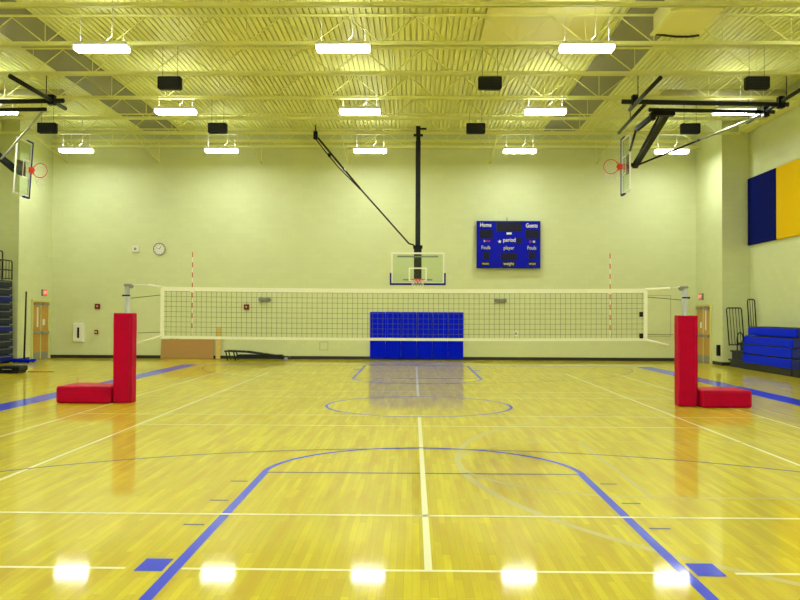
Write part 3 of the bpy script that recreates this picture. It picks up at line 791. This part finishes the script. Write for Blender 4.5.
exit_sign(XR, -1, 32.45, 2.53, 'small red exit sign above the double doors on the right wall')
t = thing('wall_phone', 'small black box low on the right wall beside the doors', 'phone', (XR, 30.62, .54))
MB().rbox(-.09, -.002, -.11, .11, -.2, .2, .015).build('housing', M['black'], t)
MB().rbox(-.13, -.091, -.09, -.03, -.16, .16, .01).build('handset', M['black_metal'], t)

# ------------------------------------------------------------------ acoustic panels on the recess wall
for y0, y1, k, lab in ((27.98, 30.30, 'navy_panel', 'navy blue square acoustic panel high on the right recess wall'), (25.62, 27.93, 'gold_panel', 'golden yellow square acoustic panel high on the right recess wall')):
    t = MB().rbox(XRR-.075, XRR-.004, y0, y1, 4.34, 6.74, .012).build('acoustic_panel', M[k])
    tag(t, lab, 'panel', 'square acoustic panels')

# ------------------------------------------------------------------ right bleachers
t = thing('bleacher', 'low closed bleacher bank with blue seat fronts by the right wall', 'bleacher', (11.15, 26.95, 0))
ox, oy = 11.15, 26.95
RZ = [(.23, .50), (.55, .82), (.86, 1.11), (1.16, 1.41)]; RX = [11.08, 11.10, 11.13, 11.26]
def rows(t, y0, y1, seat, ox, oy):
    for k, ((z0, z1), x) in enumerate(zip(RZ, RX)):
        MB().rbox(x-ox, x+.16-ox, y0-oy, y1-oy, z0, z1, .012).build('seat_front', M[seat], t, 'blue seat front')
    m = MB(); m.box(11.10-ox, 11.98-ox, y0-oy, y1-oy, .002, .225)
    for (z0, z1), x in zip(RZ, RX): m.box(x+.05-ox, 11.98-ox, y0-oy, y1-oy, z1+.002, z1+.03)
    m.box(11.55-ox, 11.97-ox, y0+.02-oy, y1-.02-oy, .23, 1.40)
    m.build('understructure', M['bleacher_dark'], t)
rows(t, 24.98, 28.60, 'blue_seat', ox, oy)
m = MB()
for k, (z, x0, y1) in enumerate(((.27, 11.10, 29.95), (.58, 11.14, 29.88), (.86, 11.36, 29.7))):
    m.box(x0-ox, 11.95-ox, 28.62-oy, y1-oy, z-.05, z)
    m.box(x0+.05-ox, 11.95-ox, 28.62-oy, y1-.04-oy, (.27, .27, .58)[k] if k else .003, z-.051)
m.build('end_step', M['bleacher_slate'], t, 'dark steps at the far end')
def guard(x0, x1, y, z0, z1, lean, nb, name='guard_rail'):
    m = MB(); c = .06
    P = lambda x, z: (x + lean*(z-z0)/(z1-z0) - ox, y - oy, z)
    m.tube([P(x0, z0), P(x0, z1-c), P(x0+.3*c, z1-.3*c), P(x0+c, z1), P(x1-c, z1), P(x1-.3*c, z1-.3*c), P(x1, z1-c), P(x1, z0)], .022, 8)
    m.tube([P(x0, z0+.03), P(x1, z0+.03)], .018, 8)
    for k in range(1, nb+1):
        x = x0+(x1-x0)*k/(nb+1); m.tube([P(x, z0+.03), P(x, z1)], .012, 6)
    m.build(name, M['black_metal'], t)
guard(11.13, 11.66, 29.93, .74, 2.08, -.1, 4)
guard(11.72, 11.97, 29.6, 1.0, 2.38, -.08, 2)
m = MB(); m.tube([(11.36-ox, 29.80-oy, .58), (11.36-ox, 29.80-oy, 1.0), (11.39-ox, 29.80-oy, 1.16), (11.46-ox, 29.80-oy, 1.22), (11.53-ox, 29.80-oy, 1.16), (11.57-ox, 29.80-oy, 1.0), (11.55-ox, 29.80-oy, .88), (11.46-ox, 29.80-oy, .82)], .022, 8)
m.build('hand_loop', M['black_metal'], t)
t = thing('bleacher', 'darker blue bleacher section next to the blue seat fronts at the photo edge', 'bleacher', (11.15, 22.0, 0))
rows(t, 19.0, 24.94, 'navy', 11.15, 22.0)  # same seat rows, in a darker blue than the first bank

# ------------------------------------------------------------------ left bleachers, folded tall
t = thing('folded_bleacher', 'tall folded dark bleacher stack with rails in the left recess', 'bleacher', (-15.0, 27.8, 0))
ox, oy = -15.0, 27.8
nrow = 11
for k in range(nrow):
    z0 = .06 + k*.265; xf = -14.52 - k*.006
    m = MB(); m.rbox(-15.5-ox, xf-ox, 25.0-oy, 29.9-oy, z0, z0+.225, .012); tr = m.build('tier', M['bleacher_slate'] if k % 4 else M['navy'], t)
    m = MB(); m.box(xf+.002-ox, xf+.012-ox, 25.1-oy, 29.75-oy, z0+.17, z0+.19); m.build('tier_edge', M['gray'], tr, 'pale tier edge')
m = MB(); m.box(-15.45-ox, -14.62-ox, 25.05-oy, 29.8-oy, .0, 2.94); m.build('understructure', M['bleacher_dark'], t)
for z0, z1, xx, yy in ((2.98, 3.66, -14.6, 29.9), (3.3, 4.0, -14.85, 29.7)):
    m = MB(); y = yy; ys = []
    while y > 25.0: ys.append(y); y -= .22
    m.tube([(xx-ox, yy-oy, z0), (xx-ox, yy-oy, z1-.05), (xx-ox, yy-.05-oy, z1), (xx-ox, 25.0-oy, z1)], .024, 8)
    m.tube([(xx-ox, yy-oy, (z0+z1)/2), (xx-ox, 25.0-oy, (z0+z1)/2)], .018, 8); m.tube([(xx-ox, yy-oy, z0+.03), (xx-ox, 25.0-oy, z0+.03)], .018, 8)
    for y in ys[1:]: m.tube([(xx-ox, y-oy, z0), (xx-ox, y-oy, z1)], .012, 6)
    m.build('guard_rail', M['black_metal'], t)
for y in (29.9, 28.4, 27):
    m = MB(); m.tube([(-14.86-ox, y-.2-oy, 2.9), (-14.86-ox, y-.2-oy, 3.35)], .022, 8); m.build('rail_post', M['black_metal'], t)

# ------------------------------------------------------------------ small things by the left wall
t = thing('game_pole', 'thin dark pole standing on a low blue base beside the left doors', 'pole', (-14.12, 29.9, 0))
MB().tube([(0, 0, .10), (.03, 0, 1.4), (.05, 0, 2.56)], [.035, .032, .028], 10).build('pole', M['black_metal'], t)
MB().rbox(-.34, .32, -.28, .28, .03, .13, .02).build('base', M['blue_vinyl'], t, 'low blue base')
for x in (-.26, .24):
    for y in (-.2, .2):
        MB().cyl((x, y-.02, .03), (x, y+.02, .03), .03, 12).build('wheel', M['black'], t)
t = thing('equipment_case', 'flat black case lying on the floor before the folded bleachers', 'case', (-12.06, 24.75, 0))
MB().rbox(-.34, .34, -.3, .3, .06, .22, .03).build('case_body', M['black'], t)
MB().rbox(-.30, .30, -.26, .26, .005, .06, .01).build('case_foot', M['black_metal'], t)
MB().tube([(-.12, -.31, .12), (-.12, -.36, .13), (.12, -.36, .13), (.12, -.31, .12)], .012, 6).build('handle', M['gray'], t)
t = MB().rbox(-13.75, -12.55, 24.55, 24.85, .004, .05, .008).build('floor_board', M['tan_light'])
tag(t, 'pale board lying on the floor beside the black case', 'board')
t = MB().rbox(-11.75, -11.0, 25.1, 25.22, .004, .03, .006).build('brown_strip', M['tan'])  # flat brown strip on the floor, apart from the pale board
tag(t, 'thin brown strip lying on the floor beyond the black case', 'wood strip')

# ------------------------------------------------------------------ world, camera, view
w = bpy.data.worlds.new('world'); SC.world = w; w.use_nodes = True
w.node_tree.nodes['Background'].inputs[0].default_value = (.0, .0, .0, 1)
cam = bpy.data.cameras.new('camera'); co = bpy.data.objects.new('camera', cam); COL.objects.link(co)
cam.sensor_width = 36; cam.lens = 835.6/800*36; cam.clip_end = 200; cam.clip_start = .05
yaw, pitch, roll = .016, .0171, -.0045
R = Matrix.Rotation(yaw, 3, 'Z') @ Matrix.Rotation(pitch, 3, 'X') @ Matrix.Rotation(roll, 3, 'Y')
B = Matrix((( 1, 0, 0), (0, 0, -1), (0, 1, 0)))   # camera axes: right, up, back
co.matrix_world = Matrix.Translation((-.114, 0, 1.80)) @ (R @ B).to_4x4()
SC.camera = co
SC.view_settings.view_transform = 'Standard'; SC.view_settings.look = 'None'
SC.view_settings.gamma = 1; SC.view_settings.use_curve_mapping = False
SC.view_settings.exposure = 0.54
